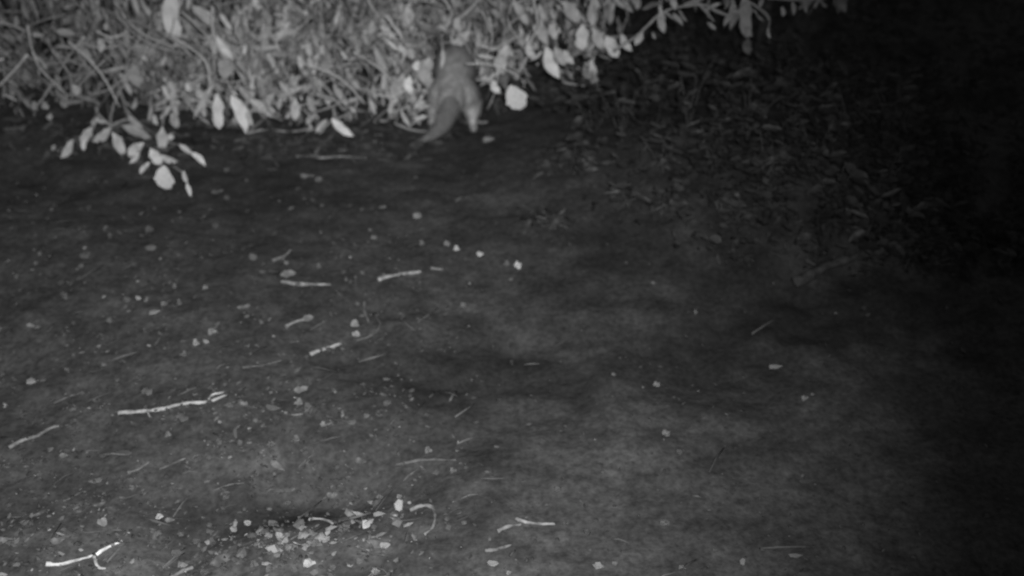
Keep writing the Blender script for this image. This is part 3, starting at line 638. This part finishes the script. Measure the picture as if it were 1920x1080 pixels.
ITEMS = [
 ('chip', 300, 969, 16, 13, 235, 'bright white chip between the snapped stick and the light rubble'),
 ('leaf', 318, 979, 20, 9, 140, 'dull leaf scrap touching the bright white chip at lower left'),
 ('stone', 465, 982, 10, 12, 200, 'small round white pebble at the left edge of the light rubble'),
 ('chip', 687, 984, 18, 24, 245, 'brightest upright chip at bottom centre'),
 ('leaf', 694, 1015, 14, 22, 185, 'narrow pale scrap hanging below the brightest upright chip', 1.5),
 ('stone', 721, 1026, 18, 11, 205, 'white pebble right of and below the brightest upright chip'),
 ('chip', 749, 952, 20, 24, 225, 'white triangular chip left of the hook-shaped vine piece'),
 ('stone', 748, 933, 9, 10, 160, 'tiny pale pebble on top of the white triangular chip'),
 ('chip', 711, 964, 25, 10, 175, 'flat pale chip between the brightest upright chip and the triangular one'),
 ('stone', 711, 933, 12, 10, 130, 'dull pebble above the flat pale chip'),
 ('stone', 579, 1058, 20, 11, 240, 'white oval pebble near the bottom edge under the light rubble'),
 ('stone', 703, 1074, 14, 14, 180, 'pale pebble cut by the bottom edge below the brightest chip'),
 ('leaf', 192, 980, 18, 18, 165, 'small folded pale leaf above the snapped bright stick', .8),
 ('leaf', 10, 1014, 26, 16, 140, 'pale leaf scrap at the left edge near the bottom corner'),
 ('chip', 60, 716, 22, 14, 150, 'lone pale chip high at the left edge'),
 ('stone', 458, 758, 12, 10, 150, 'small pebble just right of the longest stick'),
 ('stone', 430, 762, 12, 10, 115, 'dull pebble touching the right end of the longest stick'),
 ('stone', 275, 736, 18, 13, 112, 'dull stone above the middle of the longest stick'),
 ('stone', 340, 783, 22, 10, 110, 'dull flat stone just below the longest stick'),
 ('leaf', 565, 732, 28, 14, 130, 'dull leaf above the debris right of the longest stick', .3),
 ('leaf', 562, 756, 18, 16, 150, 'curled leaf in the middle of the debris right of the longest stick', -.8),
 ('chip', 510, 765, 34, 12, 120, 'flat grey chip at the left of the debris'),
 ('chip', 577, 764, 14, 22, 115, 'upright dull chip at the right of the debris'),
 ('stone', 606, 798, 12, 9, 155, 'small pale pebble right of and below the debris'),
 ('chip', 641, 777, 9, 14, 130, 'small upright chip right of the debris'),
 ('chip', 660, 792, 22, 8, 120, 'flat dull chip right of the small upright chip'),
 ('leaf', 519, 876, 36, 12, 150, 'slim pale curled leaf below the debris, above the dark hollow', -.7),
 ('stone', 556, 826, 14, 12, 130, 'dull pebble midway between the debris and the dark hollow'),
 ('stone', 803, 847, 12, 12, 135, 'lone pebble above the faint long twig'),
 ('stone', 849, 885, 11, 11, 125, 'lone pebble below the right end of the faint long twig'),
 ('leaf', 675, 868, 24, 12, 110, 'dull leaf scrap left of the faint long twig'),
 ('stone', 727, 757, 13, 12, 105, 'dim pebble in the middle of the lower half'),
 ('leaf', 623, 929, 22, 16, 120, 'dull leaf at the right end of the dark hollow'),
 ('stone', 643, 993, 20, 16, 118, 'grey stone left of the brightest upright chip'),
 ('stone', 605, 1011, 20, 14, 190, 'pale stone at the right end of the light rubble'),
 ('stone', 585, 1003, 16, 14, 140, 'grey stone touching the pale stone of the rubble'),
 ('stone', 524, 1010, 12, 18, 200, 'bright upright stone in the light rubble'),
 ('stone', 503, 1005, 14, 10, 170, 'pale stone at the top left of the light rubble'),
 ('chip', 520, 1027, 38, 16, 200, 'bright flat slab in the middle of the light rubble'),
 ('chip', 490, 1024, 26, 12, 140, 'grey slab at the left of the light rubble'),
 ('chip', 547, 1030, 30, 14, 145, 'grey slab at the right of the light rubble'),
 ('chip', 522, 1042, 22, 8, 150, 'thin chip along the lower side of the light rubble'),
 ('stone', 593, 1022, 18, 12, 135, 'dull stone below the pale stone of the rubble'),
 ('stone', 510, 982, 16, 12, 130, 'dull stone above the light rubble'),
 ('stone', 330, 1042, 18, 16, 125, 'grey stone in the bottom edge litter left of the rubble'),
 ('stone', 368, 1018, 16, 10, 120, 'flat grey stone between the snapped stick and the rubble'),
 ('stone', 398, 1016, 14, 12, 110, 'dull stone left of the rubble, right one of two'),
 ('leaf', 420, 1055, 52, 26, 110, 'broad dull leaf near the bottom edge below the rubble', .3),
 ('leaf', 295, 1008, 24, 12, 118, 'dull leaf scrap right of the snapped bright stick'),
 ('leaf', 108, 1016, 26, 12, 125, 'dull leaf just above the snapped bright stick'),
 ('leaf', 70, 967, 28, 8, 120, 'thin dull leaf left of the small folded pale leaf'),
 ('chip', 216, 1070, 26, 12, 135, 'grey chip under the hooked twig at the bottom edge'),
 ('stone', 382, 1072, 14, 12, 120, 'grey pebble cut off near the bottom edge beside the broad leaf'),
 ('leaf', 210, 960, 12, 18, 115, 'tiny upright leaf above the folded pale leaf', 1.2),
 ('leaf', 188, 948, 24, 10, 112, 'dim slanting leaf above the folded pale leaf on its left', .5),
 ('chip', 182, 901, 26, 9, 125, 'flat dull chip on the open soil at lower left'),
 ('leaf', 120, 858, 16, 10, 112, 'small dim leaf right of the dull knobbly stick'),
 ('chip', 235, 849, 38, 10, 100, 'dim flat bark piece below the longest stick'),
 ('stone', 316, 817, 11, 10, 130, 'tiny pale pebble under the longest stick'),
 ('stone', 247, 917, 11, 10, 130, 'tiny pale pebble left of the dark hollow'),
 ('stone', 923, 1059, 20, 9, 190, 'flat white pebble at the bottom edge left of centre line'),
 ('stone', 953, 1076, 9, 9, 180, 'tiny white pebble cut by the bottom edge near the centre'),
 ('stone', 1122, 1063, 20, 9, 170, 'flat pale pebble near the bottom edge right of centre'),
 ('stone', 1152, 1059, 9, 8, 140, 'tiny pebble right of the flat pale pebble'),
 ('stone', 1280, 1066, 12, 9, 120, 'small grey pebble at the bottom edge in the right half'),
 ('chip', 1393, 1056, 13, 13, 125, 'small triangular chip near the bottom in the dark right half'),
 ('chip', 1490, 1043, 26, 11, 100, 'rectangular grey chip near the bottom in the dark right half'),
 ('stone', 1340, 1031, 8, 6, 95, 'tiny dim pebble left of the triangular chip at the right'),
 ('stone', 1247, 982, 15, 13, 105, 'dim round pebble above the flat pale pebble at the right'),
 ('stone', 1047, 919, 16, 10, 100, 'dim flat pebble above the forked twigs'),
 ('stone', 1060, 983, 9, 8, 100, 'tiny pebble at the right end of the forked twigs'),
 ('stone', 1100, 1000, 14, 13, 95, 'dim stone right of the forked twigs'),
 ('stone', 1247, 814, 13, 13, 115, 'bright-topped pebble on the dark soil right of centre'),
 ('stone', 1273, 853, 10, 14, 85, 'dim pebble below the bright-topped one'),
 ('stone', 1230, 722, 11, 11, 120, 'small pale pebble beside the low mound right of centre'),
 ('chip', 1453, 688, 24, 9, 100, 'lone flat chip glinting in the dark at the right'),
 ('stone', 1508, 749, 11, 9, 92, 'left one of two tiny glints in the dark right half'),
 ('stone', 1523, 741, 6, 5, 85, 'right, smaller one of two tiny glints in the dark right half'),
 ('stone', 1304, 588, 5, 10, 90, 'tiny glint high in the dark right half'),
 ('stone', 1851, 968, 9, 8, 50, 'faint pebble nearest the right edge'),
 ('chip', 1513, 903, 36, 9, 62, 'faint long chip in the dark lower right'),
 ('stone', 856, 469, 11, 10, 195, 'bright pebble, left of the two above the middle'),
 ('chip', 900, 477, 14, 9, 190, 'bright chip, right of the two above the middle'),
 ('stone', 837, 459, 10, 12, 125, 'dim pebble left of the two bright ones above the middle'),
 ('stone', 970, 500, 11, 15, 200, 'bright upright pebble beside a dark patch near the centre'),
 ('stone', 950, 497, 11, 10, 110, 'dim pebble left of the bright upright one near the centre'),
 ('stone', 783, 407, 13, 13, 130, 'grey pebble below the animal on the open soil'),
 ('leaf', 718, 391, 16, 6, 105, 'small dim leaf left of the grey pebble below the animal'),
 ('stone', 700, 447, 10, 9, 115, 'dim pebble above the straight middle stick on its left'),
 ('stone', 790, 458, 12, 8, 115, 'dim pebble above the straight middle stick on its right'),
 ('stone', 870, 574, 10, 12, 112, 'dim pebble below the straight middle stick'),
 ('leaf', 665, 610, 20, 16, 165, 'upper half of the bright curled leaf scraps left of centre', -.8),
 ('leaf', 667, 628, 16, 14, 180, 'lower, brighter curled leaf scrap left of centre', .8),
 ('leaf', 541, 517, 30, 16, 120, 'crumpled grey leaf lying on the left end of the level stick', .3),
 ('leaf', 578, 600, 22, 14, 125, 'dull leaf at the right end of the short bark stick', .3),
 ('leaf', 458, 577, 28, 11, 115, 'dim slanting leaf left of the short bark stick', .4),
 ('chip', 260, 560, 16, 9, 165, 'pale chip, left one of the small cluster left of the middle'),
 ('chip', 275, 562, 9, 10, 130, 'tiny chip touching the pale chip of the left cluster'),
 ('chip', 289, 586, 20, 9, 150, 'pale chip, lowest of the left cluster'),
 ('stone', 307, 572, 11, 10, 125, 'grey pebble, right one of the left cluster'),
 ('stone', 337, 571, 9, 12, 112, 'dim pebble right of the left cluster'),
 ('stone', 238, 566, 12, 11, 100, 'dim pebble left of the left cluster'),
 ('stone', 368, 647, 12, 13, 165, 'left pale pebble of the three on the soil at left'),
 ('chip', 387, 642, 16, 10, 170, 'middle pale chip of the three on the soil at left'),
 ('stone', 398, 625, 14, 11, 140, 'upper pale stone of the three on the soil at left'),
 ('stone', 346, 667, 11, 11, 112, 'dim pebble under the three pale ones at left'),
 ('stone', 385, 541, 8, 7, 135, 'tiny pebble above the three pale ones at left'),
 ('stone', 328, 540, 8, 10, 112, 'tiny dim pebble above the left cluster'),
 ('chip', 283, 465, 30, 9, 108, 'dim long chip on the dark soil at upper left'),
 ('leaf', 280, 434, 16, 15, 82, 'dim leaf above the long chip at upper left'),
 ('stone', 207, 446, 8, 14, 88, 'dim upright pebble left of the long chip at upper left'),
 ('chip', 160, 480, 24, 9, 92, 'dim flat chip at the left below the hanging branch'),
 ('leaf', 58, 614, 18, 8, 125, 'pale leaf scrap near the left edge in the middle height'),
 ('stone', 122, 558, 10, 18, 85, 'dim upright pebble near the left edge'),
 ('stone', 67, 496, 8, 8, 85, 'tiny pebble nearest the left edge'),
 ('chip', 537, 494, 16, 7, 118, 'small chip above the pale level stick'),
 ('stone', 474, 486, 16, 12, 102, 'dim stone left of the pale level stick'),
 ('stone', 598, 502, 10, 10, 100, 'dim pebble above the right end of the pale level stick'),
 ('leaf', 577, 332, 30, 14, 105, 'grey leaf scrap on the dark soil under the bush', -.3),
 ('leaf', 598, 340, 16, 12, 100, 'small grey leaf scrap beside the larger one under the bush', .5),
 ('leaf', 410, 361, 26, 12, 90, 'dim leaf right of the hanging branch', .4),
 ('stone', 426, 320, 9, 9, 85, 'dim pebble right of the hanging branch'),
 ('chip', 915, 262, 20, 9, 125, 'pale chip on the soil right of the animal'),
 ('leaf', 905, 231, 20, 8, 125, 'pale leaf scrap beside the right hind foot of the animal'),
 ('stone', 477, 1060, 14, 12, 130, 'grey pebble below the left end of the rubble'),
 ('stone', 506, 1068, 16, 12, 125, 'grey stone near the bottom edge below the rubble'),
 ('stone', 553, 1070, 14, 9, 130, 'grey pebble left of the white oval one'),
 ('stone', 624, 1068, 11, 12, 130, 'grey pebble right of the white oval one'),
 ('stone', 673, 1056, 13, 12, 130, 'grey pebble below the brightest upright chip on its left'),
 ('stone', 450, 833, 10, 11, 118, 'dim pebble on the soil below the right end of the longest stick'),
 ('stone', 411, 829, 11, 11, 115, 'dim pebble left of another below the longest stick'),
 ('chip', 442, 815, 9, 18, 112, 'upright dim chip below the right end of the longest stick'),
 ('stone', 508, 835, 14, 12, 118, 'dim stone above the slim curled leaf on its left'),
 ('stone', 392, 860, 8, 8, 122, 'tiny pebble in the middle of the lower left soil'),
 ('stone', 539, 945, 11, 10, 118, 'dim pebble inside the dark hollow'),
 ('stone', 425, 933, 11, 12, 112, 'dim pebble on the rim of the dark hollow'),
]
for it in ITEMS: lying(*it)

# uncountable crumbs, chaff and leaf bits over the soil
random.seed(77)
def scatter(name, label, cat, n, size, tone, flake, dens):
    V, Fc, T = [], [], []
    k = 0
    while k < n:
        px, py = random.uniform(-150, 2070), random.uniform(150, 1180)
        if random.random() > dens(px, py): continue
        k += 1
        p = G(px, py); w = (size[0] + (size[1] - size[0]) * random.random() ** 2) / ppm(p); t = tone[0] + (tone[1] - tone[0]) * random.random() ** 1.6
        b = len(V); a = random.uniform(0, 3.14)
        if flake:
            ca, sa = math.cos(a), math.sin(a); asp = random.uniform(.25, .8); tz = random.uniform(-.4, .4)
            pts = [(-.5, -.5 * asp), (.1, -.6 * asp), (.5, 0), (.15, .5 * asp), (-.45, .4 * asp)]
            for x, y in pts:
                x, y = x * random.uniform(.8, 1.2), y * random.uniform(.8, 1.2)
                V.append(p + Vector(((x * ca - y * sa) * w, (x * sa + y * ca) * w, .003 + w * (.18 + tz * x + .25 * y + random.uniform(-.08, .08)))))
            V.append(p + Vector((0, 0, .003 + w * .42)))
            Fc += [(b + i, b + (i + 1) % 5, b + 5) for i in range(5)]; T += [t] * 6
        else:
            for (x, y, z) in OCT:
                s = random.uniform(.35, .6) * w
                V.append(p + Vector((x * s, y * s, z * s * .4 + w * .02)))
            Fc += [tuple(b + i for i in f) for f in OCTF]; T += [t] * 8
    o = mesh_obj(name, V, Fc, M_LIT, None, smooth=not flake, tones=T)
    tag(o, label, cat, kind='stuff'); return o
OCT = [(x, y, z) for x in (-1, 1) for y in (-1, 1) for z in (-1, 1)]
OCTF = [(0, 1, 3, 2), (4, 6, 7, 5), (0, 4, 5, 1), (2, 3, 7, 6), (0, 2, 6, 4), (1, 5, 7, 3)]
def d_left(px, py):
    return max(.03, min(1, (py - 200) / 700)) * (1 if px < 700 else max(.04, 1 - (px - 700) / 250)) * clump(px, py)
def clump(px, py): return min(1, max(.1, .42 + 1.5 * noise.noise(Vector((px / 55, py / 32, 4))) + .9 * noise.noise(Vector((px / 150, py / 90, 14)))))
def d_all(px, py): return (.15 + .85 * min(1, max(0, py - 250) / 700)) * (1 if px < 700 else .35) * clump(px, py)
scatter('soil_crumbs', 'dark crumbs of soil strewn over the whole ground', 'soil crumbs', 2200, (4, 12), (.03, .065), True, d_all)
scatter('leaf_chaff', 'grey chaff and leaf bits strewn over the soil', 'leaf litter', 1900, (5, 15), (.055, .11), True, d_left)
scatter('pale_chaff', 'tiny pale specks of chaff on the lower left soil', 'leaf litter', 420, (4, 9), (.1, .25), True, d_left)

def d_rubble(px, py):
    return clump(px * 1.7, py * 1.7) * (math.exp(-((px - 545) / 95) ** 2 - ((py - 1015) / 30) ** 2) + .16 * math.exp(-((px - 110) / 150) ** 2 - ((py - 1025) / 35) ** 2) + .07 * math.exp(-((px - 450) / 300) ** 2 - ((py - 1050) / 50) ** 2)) + .25 * max(0, 1 - ((px - 690) / 120) ** 2 - ((py - 985) / 60) ** 2)
scatter('rubble_bits', 'light rubble bits and leaf scraps heaped on the bottom left soil', 'rubble', 210, (4, 24), (.055, .26), True, d_rubble)
# dark creeping ground cover on the bank at the right
random.seed(83)
V, Fc, T = [], [], []
k = 0
while k < 10000:
    px, py = random.uniform(1010, 2000), random.uniform(-60, 520)
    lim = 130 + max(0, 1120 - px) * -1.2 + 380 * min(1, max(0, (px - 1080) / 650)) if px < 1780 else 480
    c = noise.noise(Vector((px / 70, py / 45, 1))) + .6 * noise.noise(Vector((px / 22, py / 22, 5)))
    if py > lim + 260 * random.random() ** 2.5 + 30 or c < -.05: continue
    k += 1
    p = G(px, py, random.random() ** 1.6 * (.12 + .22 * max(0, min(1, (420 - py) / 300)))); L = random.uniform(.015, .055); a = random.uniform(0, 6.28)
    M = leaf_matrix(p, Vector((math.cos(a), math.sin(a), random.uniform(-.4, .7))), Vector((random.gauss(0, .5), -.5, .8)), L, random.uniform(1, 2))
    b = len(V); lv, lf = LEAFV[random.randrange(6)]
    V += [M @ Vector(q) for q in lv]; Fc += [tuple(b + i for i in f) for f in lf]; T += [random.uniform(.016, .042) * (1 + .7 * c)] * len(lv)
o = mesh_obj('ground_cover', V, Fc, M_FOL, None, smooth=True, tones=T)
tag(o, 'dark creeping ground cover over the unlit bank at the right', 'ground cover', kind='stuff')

# straws and bark strips lying mostly the same way, washed down the slope
random.seed(91)
V, Fc, T = [], [], []
k = 0
while k < 170:
    px, py = random.uniform(-100, 1500), random.uniform(380, 1120)
    if random.random() > d_left(px, py) * 1.2 + (.04 if px > 700 else 0): continue
    k += 1
    l = random.uniform(14, 60); a = random.gauss(.28, .35); x2, y2 = px + l * math.cos(a), py - l * math.sin(a)
    p, q = G(px, py, .002), G(x2, y2, .003); m_ = p.lerp(q, .5) + Vector((random.uniform(-.004, .004), random.uniform(-.006, .006), .003))
    r = random.uniform(1.2, 2.6) / ppm(p); tv, tf = tube([p, m_, q], [r, r * 1.2, r * .5], 4, .3); b = len(V)
    V += tv; Fc += [tuple(b + i for i in f) for f in tf]; T += [random.choice([.04, .05, .06, .08, .11])] * len(tv)
o = mesh_obj('straws', V, Fc, M_LIT, None, smooth=True, tones=T)
tag(o, 'dull straws and bark strips strewn slantwise over the soil', 'leaf litter', kind='stuff')
# leaf litter gathered along the foot of the shrubs
V, Fc, T = [], [], []
for k in range(750):
    px = random.uniform(-150, 1150); py = edge(px) + random.gauss(24, 26)
    p = G(px, py, .006 + random.random() * .015); L = random.uniform(10, 34) / ppm(p); a = random.uniform(0, 6.28)
    M = leaf_matrix(p, Vector((math.cos(a), math.sin(a), random.uniform(-.2, .6))), Vector((random.gauss(0, .5), -.5, .8)), L, random.uniform(.7, 1.5))
    b = len(V); lv, lf = LEAFV[random.randrange(6)]
    V += [M @ Vector(q) for q in lv]; Fc += [tuple(b + i for i in f) for f in lf]; T += [random.uniform(.03, .12)] * len(lv)
o = mesh_obj('leaf_litter', V, Fc, M_FOL, None, smooth=True, tones=T)
tag(o, 'dark fallen leaves gathered along the foot of the shrubs', 'leaf litter', kind='stuff')
